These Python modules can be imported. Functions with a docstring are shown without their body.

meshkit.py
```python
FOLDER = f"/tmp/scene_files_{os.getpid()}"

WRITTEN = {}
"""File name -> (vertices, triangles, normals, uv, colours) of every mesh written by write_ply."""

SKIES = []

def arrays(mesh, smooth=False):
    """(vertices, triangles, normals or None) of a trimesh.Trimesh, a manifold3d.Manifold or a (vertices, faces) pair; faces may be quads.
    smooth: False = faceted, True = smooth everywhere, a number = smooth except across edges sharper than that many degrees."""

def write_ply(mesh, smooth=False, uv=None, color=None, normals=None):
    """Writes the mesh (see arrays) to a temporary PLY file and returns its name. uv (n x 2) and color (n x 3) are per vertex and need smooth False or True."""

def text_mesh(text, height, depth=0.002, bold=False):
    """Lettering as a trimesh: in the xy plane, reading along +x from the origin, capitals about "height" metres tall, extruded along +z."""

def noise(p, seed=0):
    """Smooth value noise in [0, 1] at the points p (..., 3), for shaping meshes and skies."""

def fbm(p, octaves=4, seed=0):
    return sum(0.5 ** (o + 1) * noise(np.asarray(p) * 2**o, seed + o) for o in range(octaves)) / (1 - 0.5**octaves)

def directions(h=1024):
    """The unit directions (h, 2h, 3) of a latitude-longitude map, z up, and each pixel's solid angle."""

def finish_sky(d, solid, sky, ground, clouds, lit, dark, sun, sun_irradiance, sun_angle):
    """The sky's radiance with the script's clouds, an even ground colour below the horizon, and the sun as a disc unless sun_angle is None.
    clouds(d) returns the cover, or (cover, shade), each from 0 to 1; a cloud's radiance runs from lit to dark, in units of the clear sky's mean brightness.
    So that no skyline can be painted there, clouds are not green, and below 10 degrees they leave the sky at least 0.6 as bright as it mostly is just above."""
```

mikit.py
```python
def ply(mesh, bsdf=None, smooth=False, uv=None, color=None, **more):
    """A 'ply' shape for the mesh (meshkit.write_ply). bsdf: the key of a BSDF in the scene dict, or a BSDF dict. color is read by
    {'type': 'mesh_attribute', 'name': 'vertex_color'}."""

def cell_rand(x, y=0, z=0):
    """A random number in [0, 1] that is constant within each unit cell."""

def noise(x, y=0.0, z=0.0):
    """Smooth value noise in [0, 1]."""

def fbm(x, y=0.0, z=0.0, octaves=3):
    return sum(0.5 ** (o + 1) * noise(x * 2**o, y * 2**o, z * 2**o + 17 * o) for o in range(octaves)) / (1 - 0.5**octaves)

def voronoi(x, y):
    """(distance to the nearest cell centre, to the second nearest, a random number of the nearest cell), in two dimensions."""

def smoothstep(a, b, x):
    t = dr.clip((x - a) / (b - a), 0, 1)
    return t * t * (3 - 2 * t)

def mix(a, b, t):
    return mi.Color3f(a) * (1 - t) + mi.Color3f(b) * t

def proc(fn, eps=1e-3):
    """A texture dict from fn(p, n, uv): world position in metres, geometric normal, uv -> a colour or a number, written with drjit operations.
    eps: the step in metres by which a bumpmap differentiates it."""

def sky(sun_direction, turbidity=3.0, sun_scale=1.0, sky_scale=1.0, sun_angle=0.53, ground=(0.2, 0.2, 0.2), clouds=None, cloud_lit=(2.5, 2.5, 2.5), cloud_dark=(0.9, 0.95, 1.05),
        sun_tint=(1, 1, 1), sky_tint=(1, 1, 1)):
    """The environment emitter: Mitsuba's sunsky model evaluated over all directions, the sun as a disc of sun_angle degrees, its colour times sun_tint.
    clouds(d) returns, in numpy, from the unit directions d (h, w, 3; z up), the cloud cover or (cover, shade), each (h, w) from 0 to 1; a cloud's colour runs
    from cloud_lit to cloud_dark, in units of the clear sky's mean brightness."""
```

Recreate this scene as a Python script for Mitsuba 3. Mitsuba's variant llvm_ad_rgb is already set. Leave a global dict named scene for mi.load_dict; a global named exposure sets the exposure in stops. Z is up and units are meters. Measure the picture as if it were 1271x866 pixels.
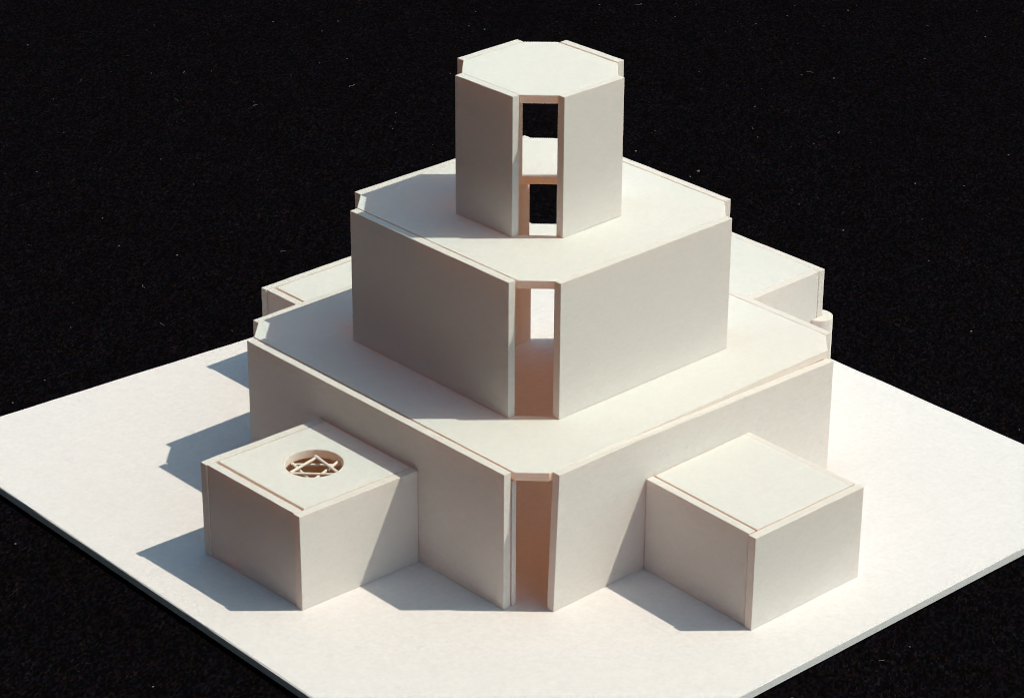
import math
import numpy as np
import trimesh
import shapely
from shapely.geometry import Polygon, LineString
import drjit as dr
import mitsuba as mi
import mikit
import meshkit

# ------------------------------------------------------------------ camera, sky, exposure
S = 0.1                                    # one drawing unit is ten centimetres
CAM = np.array([7.8779, -7.4801, 5.8367]) * S
YAW, PITCH, ROLL, FPX = 0.0375, -0.4514, 0.0046, 3336.0
a = math.radians(135) + YAW
FWD = np.array([math.cos(a) * math.cos(PITCH), math.sin(a) * math.cos(PITCH), math.sin(PITCH)])
RIGHT = np.cross(FWD, [0, 0, 1.0]); RIGHT /= np.linalg.norm(RIGHT)
UP = np.cross(RIGHT, FWD)
UP = UP * math.cos(ROLL) - RIGHT * math.sin(ROLL)

exposure = 1.38
scene, labels = {'type': 'scene'}, {}
scene['camera'] = {
    'type': 'perspective', 'fov_axis': 'x', 'fov': math.degrees(2 * math.atan(635.5 / FPX)),
    'near_clip': 0.05, 'far_clip': 100.0,
    'to_world': mi.ScalarTransform4f().look_at(origin=CAM.tolist(), target=(CAM + FWD).tolist(), up=UP.tolist())}
scene['sky'] = mikit.sky([0.4518, 0.507, 1.0], turbidity=4, sky_scale=2.25, sky_tint=(0.98, 1.04, 0.79), sun_tint=(0.9, 1.0, 1.02), ground=(0.02, 0.02, 0.02))

# ------------------------------------------------------------------ materials
def card_colour(p, n, uv):
    q = p * (1 / S)
    g = mikit.noise(q.x * 92, q.y * 92, q.z * 92) + 0.6 * mikit.noise(q.x * 47 + 3, q.y * 47, q.z * 47) - 0.8
    h = mikit.fbm(q.x * 3.1 + 5, q.y * 3.1, q.z * 3.1, octaves=3) - 0.5
    k = 1.0 + 0.055 * g + 0.022 * h
    fleck = mikit.smoothstep(0.90, 0.95, mikit.noise(q.x * 24 + 9, q.y * 24, q.z * 24 + 3)) * 0.03
    return mi.Color3f(0.795, 0.908, 0.945) * (k - fleck)

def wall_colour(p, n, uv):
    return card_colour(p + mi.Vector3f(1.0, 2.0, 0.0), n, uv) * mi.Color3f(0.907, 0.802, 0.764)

def board_colour(p, n, uv):
    return card_colour(p + mi.Vector3f(3.0, 1.0, 0.0), n, uv) * mi.Color3f(0.887, 0.735, 0.733)

def cloth_colour(p, n, uv):
    q = p * (1 / S)
    ca, sa = 0.793, 0.609                  # the pile lies along one direction
    u, v = q.x * ca + q.y * sa, q.y * ca - q.x * sa
    f = mikit.noise(u * 110, v * 60, 2.0)
    s = mikit.smoothstep(0.70, 0.97, mikit.noise(u * 130 + 9, v * 62, 5.0)) * mikit.noise(u * 9, v * 7, 1.0)
    r = mikit.noise(u * 46, v * 30, 11.0)
    b = mikit.noise(u * 38 + 7, v * 24, 13.0)
    k = 0.0016 + 0.0038 * f * f + 0.008 * s
    return mi.Color3f(k * (0.78 + 0.6 * r), k * 0.86, k * (0.85 + 0.6 * b))

# the card lets some light through, warm and diffuse: the rooms inside glow brown
def card(share, colour):
    return {'type': 'blendbsdf', 'weight': share,
            'face': {'type': 'twosided', 'bsdf': {'type': 'principled', 'base_color': mikit.proc(colour), 'roughness': 0.75, 'specular': 0.25}},
            'core': {'type': 'principledthin', 'base_color': {'type': 'rgb', 'value': [1.0, 0.53, 0.20]}, 'diff_trans': 2.0, 'roughness': 0.9, 'spec_trans': 0.0, 'eta': 1.05}}
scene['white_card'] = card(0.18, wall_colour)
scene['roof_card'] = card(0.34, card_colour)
scene['white_board'] = {'type': 'principled', 'base_color': mikit.proc(board_colour), 'roughness': 0.75, 'specular': 0.25}
scene['black_cloth'] = {'type': 'diffuse', 'reflectance': mikit.proc(cloth_colour)}
scene['pale_wood'] = {'type': 'principled', 'base_color': {'type': 'rgb', 'value': [0.74, 0.68, 0.63]}, 'roughness': 0.7, 'specular': 0.2}
scene['lint_fibre'] = {'type': 'diffuse', 'reflectance': {'type': 'rgb', 'value': [0.16, 0.15, 0.15]}}

# ------------------------------------------------------------------ geometry helpers (drawing units)
rng = np.random.default_rng(7)
THICK = 0.039                              # card thickness

def bevel_corners(poly, c):
    return poly.buffer(-c, join_style='mitre').buffer(c, join_style='bevel')

def densify(loop, step):
    out = []
    for p, q in zip(loop, np.roll(loop, -1, axis=0)):
        n = max(1, int(np.linalg.norm(q - p) / step))
        out += [p + (q - p) * k / n for k in range(n)]
    return np.array(out)

def loop_normals(loop):
    d1 = loop - np.roll(loop, 1, axis=0); d2 = np.roll(loop, -1, axis=0) - loop
    n1 = np.stack([d1[:, 1], -d1[:, 0]], 1); n2 = np.stack([d2[:, 1], -d2[:, 0]], 1)
    n1 /= np.linalg.norm(n1, axis=1, keepdims=True) + 1e-12; n2 /= np.linalg.norm(n2, axis=1, keepdims=True) + 1e-12
    m = n1 + n2
    return m / np.maximum((m * n1).sum(1, keepdims=True), 0.35)

def slab(poly, z0, z1, c=0.0016, wob=0.0011, top=None, step=0.07, corner=0.0016):
    """A card piece: the plan polygon between z0 and z1, its edges softened by c and hand-cut (wob). top(x, y): height of the top, if it slopes."""
    if corner:
        poly = bevel_corners(poly, corner)
    poly = shapely.geometry.polygon.orient(poly, 1.0)
    V, F, rings = [], [], []
    levels = [(z0, -c), (z0 + c, 0.0), (z1 - c, 0.0), (z1, -c)]
    base = 0
    for ring in [poly.exterior, *poly.interiors]:
        loop = densify(np.array(ring.coords)[:-1], step)
        nrm = loop_normals(loop)
        w = rng.normal(0, wob, len(loop))
        n = len(loop)
        for z, off in levels:
            xy = loop + nrm * (off + (w if off else 0 * w))[:, None]
            V.append(np.column_stack([xy, np.full(n, z)]))
        for k in range(3):
            i = np.arange(n); j = (i + 1) % n
            lo, hi = base + k * n, base + (k + 1) * n
            F.append(np.column_stack([lo + i, lo + j, hi + j])); F.append(np.column_stack([lo + i, hi + j, hi + i]))
        rings.append((base, n))
        base += 4 * n
    V = np.vstack(V)
    for level, flip in ((0, True), (3, False)):
        idx = [np.arange(b + level * n, b + level * n + n) for b, n in rings]
        flat = Polygon(V[idx[0], :2], [V[i, :2] for i in idx[1:]])
        tv, tf = trimesh.creation.triangulate_polygon(flat, engine='earcut')
        all_idx = np.concatenate(idx)
        near = all_idx[np.argmin(((tv[:, None, :] - V[all_idx][None, :, :2]) ** 2).sum(-1), axis=1)]
        tri = near[tf]
        e1, e2 = V[tri[:, 1], :2] - V[tri[:, 0], :2], V[tri[:, 2], :2] - V[tri[:, 0], :2]
        up = e1[:, 0] * e2[:, 1] - e1[:, 1] * e2[:, 0] > 0
        wrong = up if flip else ~up
        tri[wrong] = tri[wrong][:, ::-1]
        F.append(tri)
    if top is not None:
        hi = V[:, 2] > (z0 + z1) / 2
        V[hi, 2] += top(V[hi, 0], V[hi, 1]) - z1
    return trimesh.Trimesh(V, np.vstack(F), process=False)

def put(key, mesh, mat, smooth=False):
    m = mesh.copy()
    m.apply_scale(S)
    scene[key] = mikit.ply(m, mat, smooth=smooth)
    return key

USED = {}
def numbered(stem):
    n = USED.get(stem, -1) + 1
    USED[stem] = n
    return stem if n == 0 else f'{stem}_{n:03d}'

def strip(q, k, t0, t1):
    """The part of the plan quad q (counter-clockwise) that lies between t0 and t1 inside its edge k."""
    p, r = np.array(q[k]), np.array(q[(k + 1) % len(q)])
    d = (r - p) / np.linalg.norm(r - p)
    n = np.array([-d[1], d[0]])
    return Polygon([p - d * 9 + n * t0, r + d * 9 + n * t0, r + d * 9 + n * t1, p - d * 9 + n * t1])

# ------------------------------------------------------------------ ground and base board
g = 60.0
N = 2
ground = trimesh.creation.box([2 * g, 2 * g, 0.2]); ground.apply_translation([0, 0, -0.0414 - 0.1 - 0.004])
put('ground', ground, 'black_cloth')
labels['ground'] = {'label': 'black cloth ground speckled with lint under and behind the white model', 'category': 'ground', 'kind': 'structure'}

BR_, UL_ = 0.0184, 0.0617
def meet(l1, l2):                           # lines as a*x + b*y = c
    return np.linalg.solve([l1[:2], l2[:2]], [l1[2], l2[2]])
e_xp, e_xm = (1, -BR_, 1.9669), (1, -(UL_ + BR_), -1.9142)
e_ym, e_yp = (BR_, 1, -1.9874), (BR_, 1, 1.8078)
corners = [meet(e_xm, e_ym), meet(e_xp, e_ym), meet(e_xp, e_yp), meet(e_xm, e_yp)]
nick = corners[0] + (corners[1] - corners[0]) * 0.083
edge_d = (corners[1] - corners[0]) / np.linalg.norm(corners[1] - corners[0]); edge_n = np.array([edge_d[1], -edge_d[0]])
board = Polygon([corners[0], nick - edge_d * 0.02, nick + edge_n * 0.014 - edge_d * 0.008, nick + edge_n * 0.014 + edge_d * 0.012, nick + edge_d * 0.06, *corners[1:]])
put('base_board', slab(board, -0.0414, 0.0, c=0.004, wob=0.0018, step=0.16, corner=0), 'white_board')
labels['base_board'] = {'label': 'large flat white square board carrying the whole stepped model', 'category': 'base board'}

# ------------------------------------------------------------------ tall dark wall behind the camera: the model's left faces see it in place of the sky
scene['dark_render'] = {'type': 'diffuse', 'reflectance': {'type': 'rgb', 'value': [0.032, 0.030, 0.028]}}
backdrop = trimesh.util.concatenate([trimesh.creation.box([90, 2.4, 42]), trimesh.creation.box([90.6, 3.0, .8])])
backdrop.vertices[8:, 2] += 21.4
backdrop.apply_translation([-12, -17, 20.95])
put('house_wall', backdrop, 'dark_render')
labels['house_wall'] = {'label': 'tall dark house wall with coping, standing behind the camera', 'category': 'wall'}

# ------------------------------------------------------------------ tiers
def cut_square(gaps, hx, cut, T):
    """Roof plan: square inside the walls, a gap to each of them, corners cut."""
    ga, gb, gc, gd = gaps
    h = hx - THICK
    c, sn = math.cos(T['rot']), math.sin(T['rot'])
    sq = shapely.box(-h + gd, -h + ga, h - gb, h - gc)
    di = Polygon([(cut, 0), (0, cut), (-cut, 0), (0, -cut)])
    pts = np.array(sq.intersection(di).exterior.coords)[:-1]
    return pts @ np.array([[c, sn], [-sn, c]]) + [T['cx'], T['cy']]

def octagon(h, cut, cx, cy, rot):
    """Square of half-width h with its corners cut where |x| + |y| = cut."""
    k = cut - h
    pts = np.array([(k, -h), (h, -k), (h, k), (k, h), (-k, h), (-h, k), (-h, -k), (-k, -h)])
    c, s = math.cos(rot), math.sin(rot)
    return pts @ np.array([[c, s], [-s, c]]) + [cx, cy]

T1 = dict(hx=1.0, hy=1.0, s=0.1524, z0=0.0, z1=0.6345, cx=0, cy=0, rot=0)
T2 = dict(hx=0.6637, hy=0.6656, s=0.1516, z0=0.6345, z1=1.2614, cx=-0.0184, cy=0.0177, rot=-0.0027)
T3 = dict(hx=0.3312, hy=0.3316, s=0.1526, z0=1.2614, z1=1.899, cx=-0.0234, cy=0.0068, rot=0.0114)

def tier(name, T, above, label, category, shear=None, drop=None, gap=(.005, .001, .001, .001)):
    thing = name
    labels[thing] = {'label': label, 'category': category}
    hx, hy, s, z0, z1, t = T['hx'], T['hy'], T['s'], T['z0'], T['z1'], THICK
    c, sn = math.cos(T['rot']), math.sin(T['rot'])
    place = lambda pts: Polygon(np.asarray(pts) @ np.array([[c, sn], [-sn, c]]) + [T['cx'], T['cy']])
    a, b = hx - s, hy - s
    walls = [  # footprints, counter-clockwise from the wall facing front-left
        [(-a, -hy), (a, -hy), (a, -hy + t), (-a, -hy + t)],
        [(hx - t, -b), (hx, -b), (hx, b), (hx - t, b)],
        [(-a, hy - t), (a, hy - t), (a, hy), (-a, hy)],
        [(-hx, -b), (-hx + t, -b), (-hx + t, b), (-hx, b)]]
    for k, w in enumerate(walls):
        key = numbered(thing + '__wall')
        m = slab(place(w), z0 + .0006, z1, top=drop if k == 1 else None)
        if k == 1 and shear:
            v = m.vertices
            near = v[:, 1] < -b + 0.05
            v[near, 1] += shear * ((v[near, 2] - z0) / (z1 - z0) - 0.5) * 2
            m.vertices = v
        put(key, m, 'white_card')
    cut = (hx - s) + (hx - t)
    outer = cut_square(gap, hx, cut, T)
    holes = []
    if above:
        A = above
        acut = (A['hx'] - A['s']) + (A['hx'] - t)
        holes = [octagon(A['hx'] - t - .001, acut - .002, A['cx'], A['cy'], A['rot'])]
    rk = numbered(thing + '__roof')
    put(rk, slab(Polygon(outer, holes), z1 - t, z1 - .0008, c=.002, corner=0), 'roof_card')
    return thing

def drop_b(x, y):                           # the front-right wall is cut a little low towards its right end
    return 0.6345 - 0.0388 * np.clip((y + 0.45) / 1.3, 0, 1)

tier('lower_tier', T1, T2, 'broad lowest white card block of the stepped tower, standing on the base board', 'model building tier', shear=0.0125, drop=drop_b, gap=(.010, .003, .001, .001))
tier('middle_tier', T2, T3, 'middle white card block of the stepped tower, standing on the lowest roof', 'model building tier')
tier('top_tier', T3, None, 'tall narrow white card block at the top of the stepped tower', 'model building tier', gap=(.002, .001, .006, .002))

# pale jamb strip inside the lower tier
put('lower_tier__jamb_strip', slab(Polygon([(.805, -.954), (.848, -.954), (.848, -.930), (.805, -.930)]), 0.0006, 0.588), 'white_card')
labels['lower_tier__jamb_strip'] = {'label': 'pale narrow strip standing just inside the corner slot'}

# ------------------------------------------------------------------ wing boxes
def wing(name, quad, z, label, front_laps, group=None, hole=None, inset=0.006, roof_gap=(0.010, 0.006, 0.006)):
    """quad: plan corners counter-clockwise, edge 0 = left side seen from outside, edge 1 = front, edge 2 = right side; edge 3 touches the tier."""
    thing = name
    labels[thing] = {'label': label, 'category': 'model building wing'}
    q = [np.array(p) for p in quad]
    Q = Polygon(q)
    t = THICK
    if front_laps:
        front = Q.intersection(strip(q, 1, 0, t))
        sides = [Q.intersection(strip(q, k, inset, inset + t)).difference(strip(q, 1, -1, t + (.006 if name == 'wing_box_001' else .0015))) for k in (0, 2)]
    else:
        sides = [Q.intersection(strip(q, k, 0, t)) for k in (0, 2)]
        front = Q.intersection(strip(q, 1, inset, inset + t)).difference(strip(q, 0, -1, t + .001)).difference(strip(q, 2, -1, t + .001))
    for nm, poly in (('side_panel', sides[0]), ('side_panel', sides[1]), ('front_panel', front)):
        put(numbered(thing + '__' + nm), slab(poly, 0.0006, z + rng.normal(0, .0008)), 'white_card')
    io = inset if front_laps else 0
    fo = 0 if front_laps else inset
    room = Q
    for k, d in ((0, io + t), (1, fo + t), (2, io + t)):
        room = room.difference(strip(q, k, -1, d))
    roof = Q
    for k, d in ((0, io + t + roof_gap[0]), (1, fo + t + roof_gap[1]), (2, io + t + roof_gap[2])):
        roof = roof.difference(strip(q, k, -1, d))
    roof = roof.difference(strip(q, 3, -1, .002))
    if hole:
        disc = shapely.Point(*hole[:2]).buffer(hole[2], 16)
        plate = roof.difference(disc)
    else:
        plate = roof
    put(thing + '__roof', slab(plate, z - t, z + .001, c=.002, corner=0 if hole else .0016, wob=.0004 if hole else .0011), 'roof_card', smooth=18 if hole else False)

E0 = 0.0025   # the wings stop just short of the tier's walls
wing('wing_box', [(-.338, -1 - E0), (-.3617, -1.632), (.2913, -1.620), (.315, -1 - E0)], .4434,
     'low white box with a round star-filled opening in its roof, front left of the tower', False, hole=(-.027, -1.285, .124), roof_gap=(.006, .013, .004))
wing('wing_box_001', [(1 + E0, -.337), (1.6502, -.3603), (1.6616, .2948), (1 + E0, .3094)], .4336,
     'low plain roofed white box at the front right of the tower', True, roof_gap=(.010, .006, -.006))
wing('wing_box_002', [(-1 - E0, .315), (-1.6225, .315), (-1.6225, -.3244), (-1 - E0, -.3244)], .4245,
     'white box half hidden behind the left side of the tower, with grooved roof rim', True, roof_gap=(.006, .008, .010))
wing('wing_box_003', [(.280, 1 + E0), (.280, 1.610), (-.33, 1.610), (-.33, 1 + E0)], .572,
     'white box at the back right of the tower, beside the round column', True, inset=.001, roof_gap=(.001, .001, .001))

# ------------------------------------------------------------------ star of sticks in the round opening
def stick(p, q, r, sides=6):
    p, q = np.array(p, float), np.array(q, float)
    m = trimesh.creation.cylinder(radius=r, segment=[p, q], sections=sides)
    return m

cx, cy, R = -.027, -1.285, .108
away = math.atan2(FWD[1], FWD[0])
def star_point(k, z):
    R = .078 if k == 0 else .108
    ang = away + math.radians(60 * k)
    return np.array([cx + R * math.cos(ang), cy + R * math.sin(ang), z])
zb = .4434 - .020
star = [(0, 2, 0.004), (2, 4, 0.0), (4, 0, 0.006), (1, 3, -.013), (3, 5, -.010), (5, 1, -.016)]
for i, j, dz in star:
    p, q = star_point(i, zb + dz), star_point(j, zb + dz + rng.normal(0, .002))
    d = (q - p) / np.linalg.norm(q - p)
    jit = rng.normal(0, .004, 3); jit[2] *= .3
    put(numbered('wing_box__lattice_bar'), stick(p - d * .009 + jit, q + d * .009 + jit * .5, .0064 + rng.uniform(-.0008, .0008)), 'pale_wood', smooth=40)

# ------------------------------------------------------------------ round column at the back right
rc = bevel = shapely.Point(.270, 1.597).buffer(.068, 24).difference(shapely.box(-1, 0, .2815, 1.6115))
put('round_column', slab(rc, .0006, .330, c=.003, wob=0, corner=0, step=9), 'white_card', smooth=35)
labels['round_column'] = {'label': 'short white round column at the outer corner of the back right box', 'category': 'column'}

# ------------------------------------------------------------------ lint on the black cloth
def lint_mesh():
    parts = []
    r = np.random.default_rng(21)
    def spot():
        while True:
            u, v = r.uniform(-.05, 1.05), r.uniform(-.05, 1.05)
            x = r.uniform(-14, 6); y = r.uniform(-6, 14)
            if not shapely.Point(x, y).within(Polygon(corners).buffer(.03)):
                return x, y
    z = -.0414 - .004
    for k in range(1500):
        x, y = spot()
        m = trimesh.creation.icosphere(subdivisions=0, radius=r.uniform(.0018, .0052) * (1.6 if k % 12 == 0 else 1))
        m.apply_scale([1, r.uniform(.6, 1.6), .6]); m.apply_translation([x, y, z + .003])
        parts.append(m)
    for k in range(190):
        x, y = spot()
        ang, ln = r.uniform(0, 6.28), r.uniform(.008, .03)
        pts = [np.array([x, y, z + .004])]
        for i in range(4):
            ang += r.normal(0, .5)
            pts.append(pts[-1] + np.array([math.cos(ang), math.sin(ang), 0]) * ln / 2)
        for p, q in zip(pts[:-1], pts[1:]):
            parts.append(stick(p, q, .0014, 4))
    return trimesh.util.concatenate(parts)
put('lint', lint_mesh(), 'lint_fibre')
labels['lint'] = {'label': 'pale specks and short fibres of lint scattered over the black cloth', 'category': 'lint', 'kind': 'stuff'}
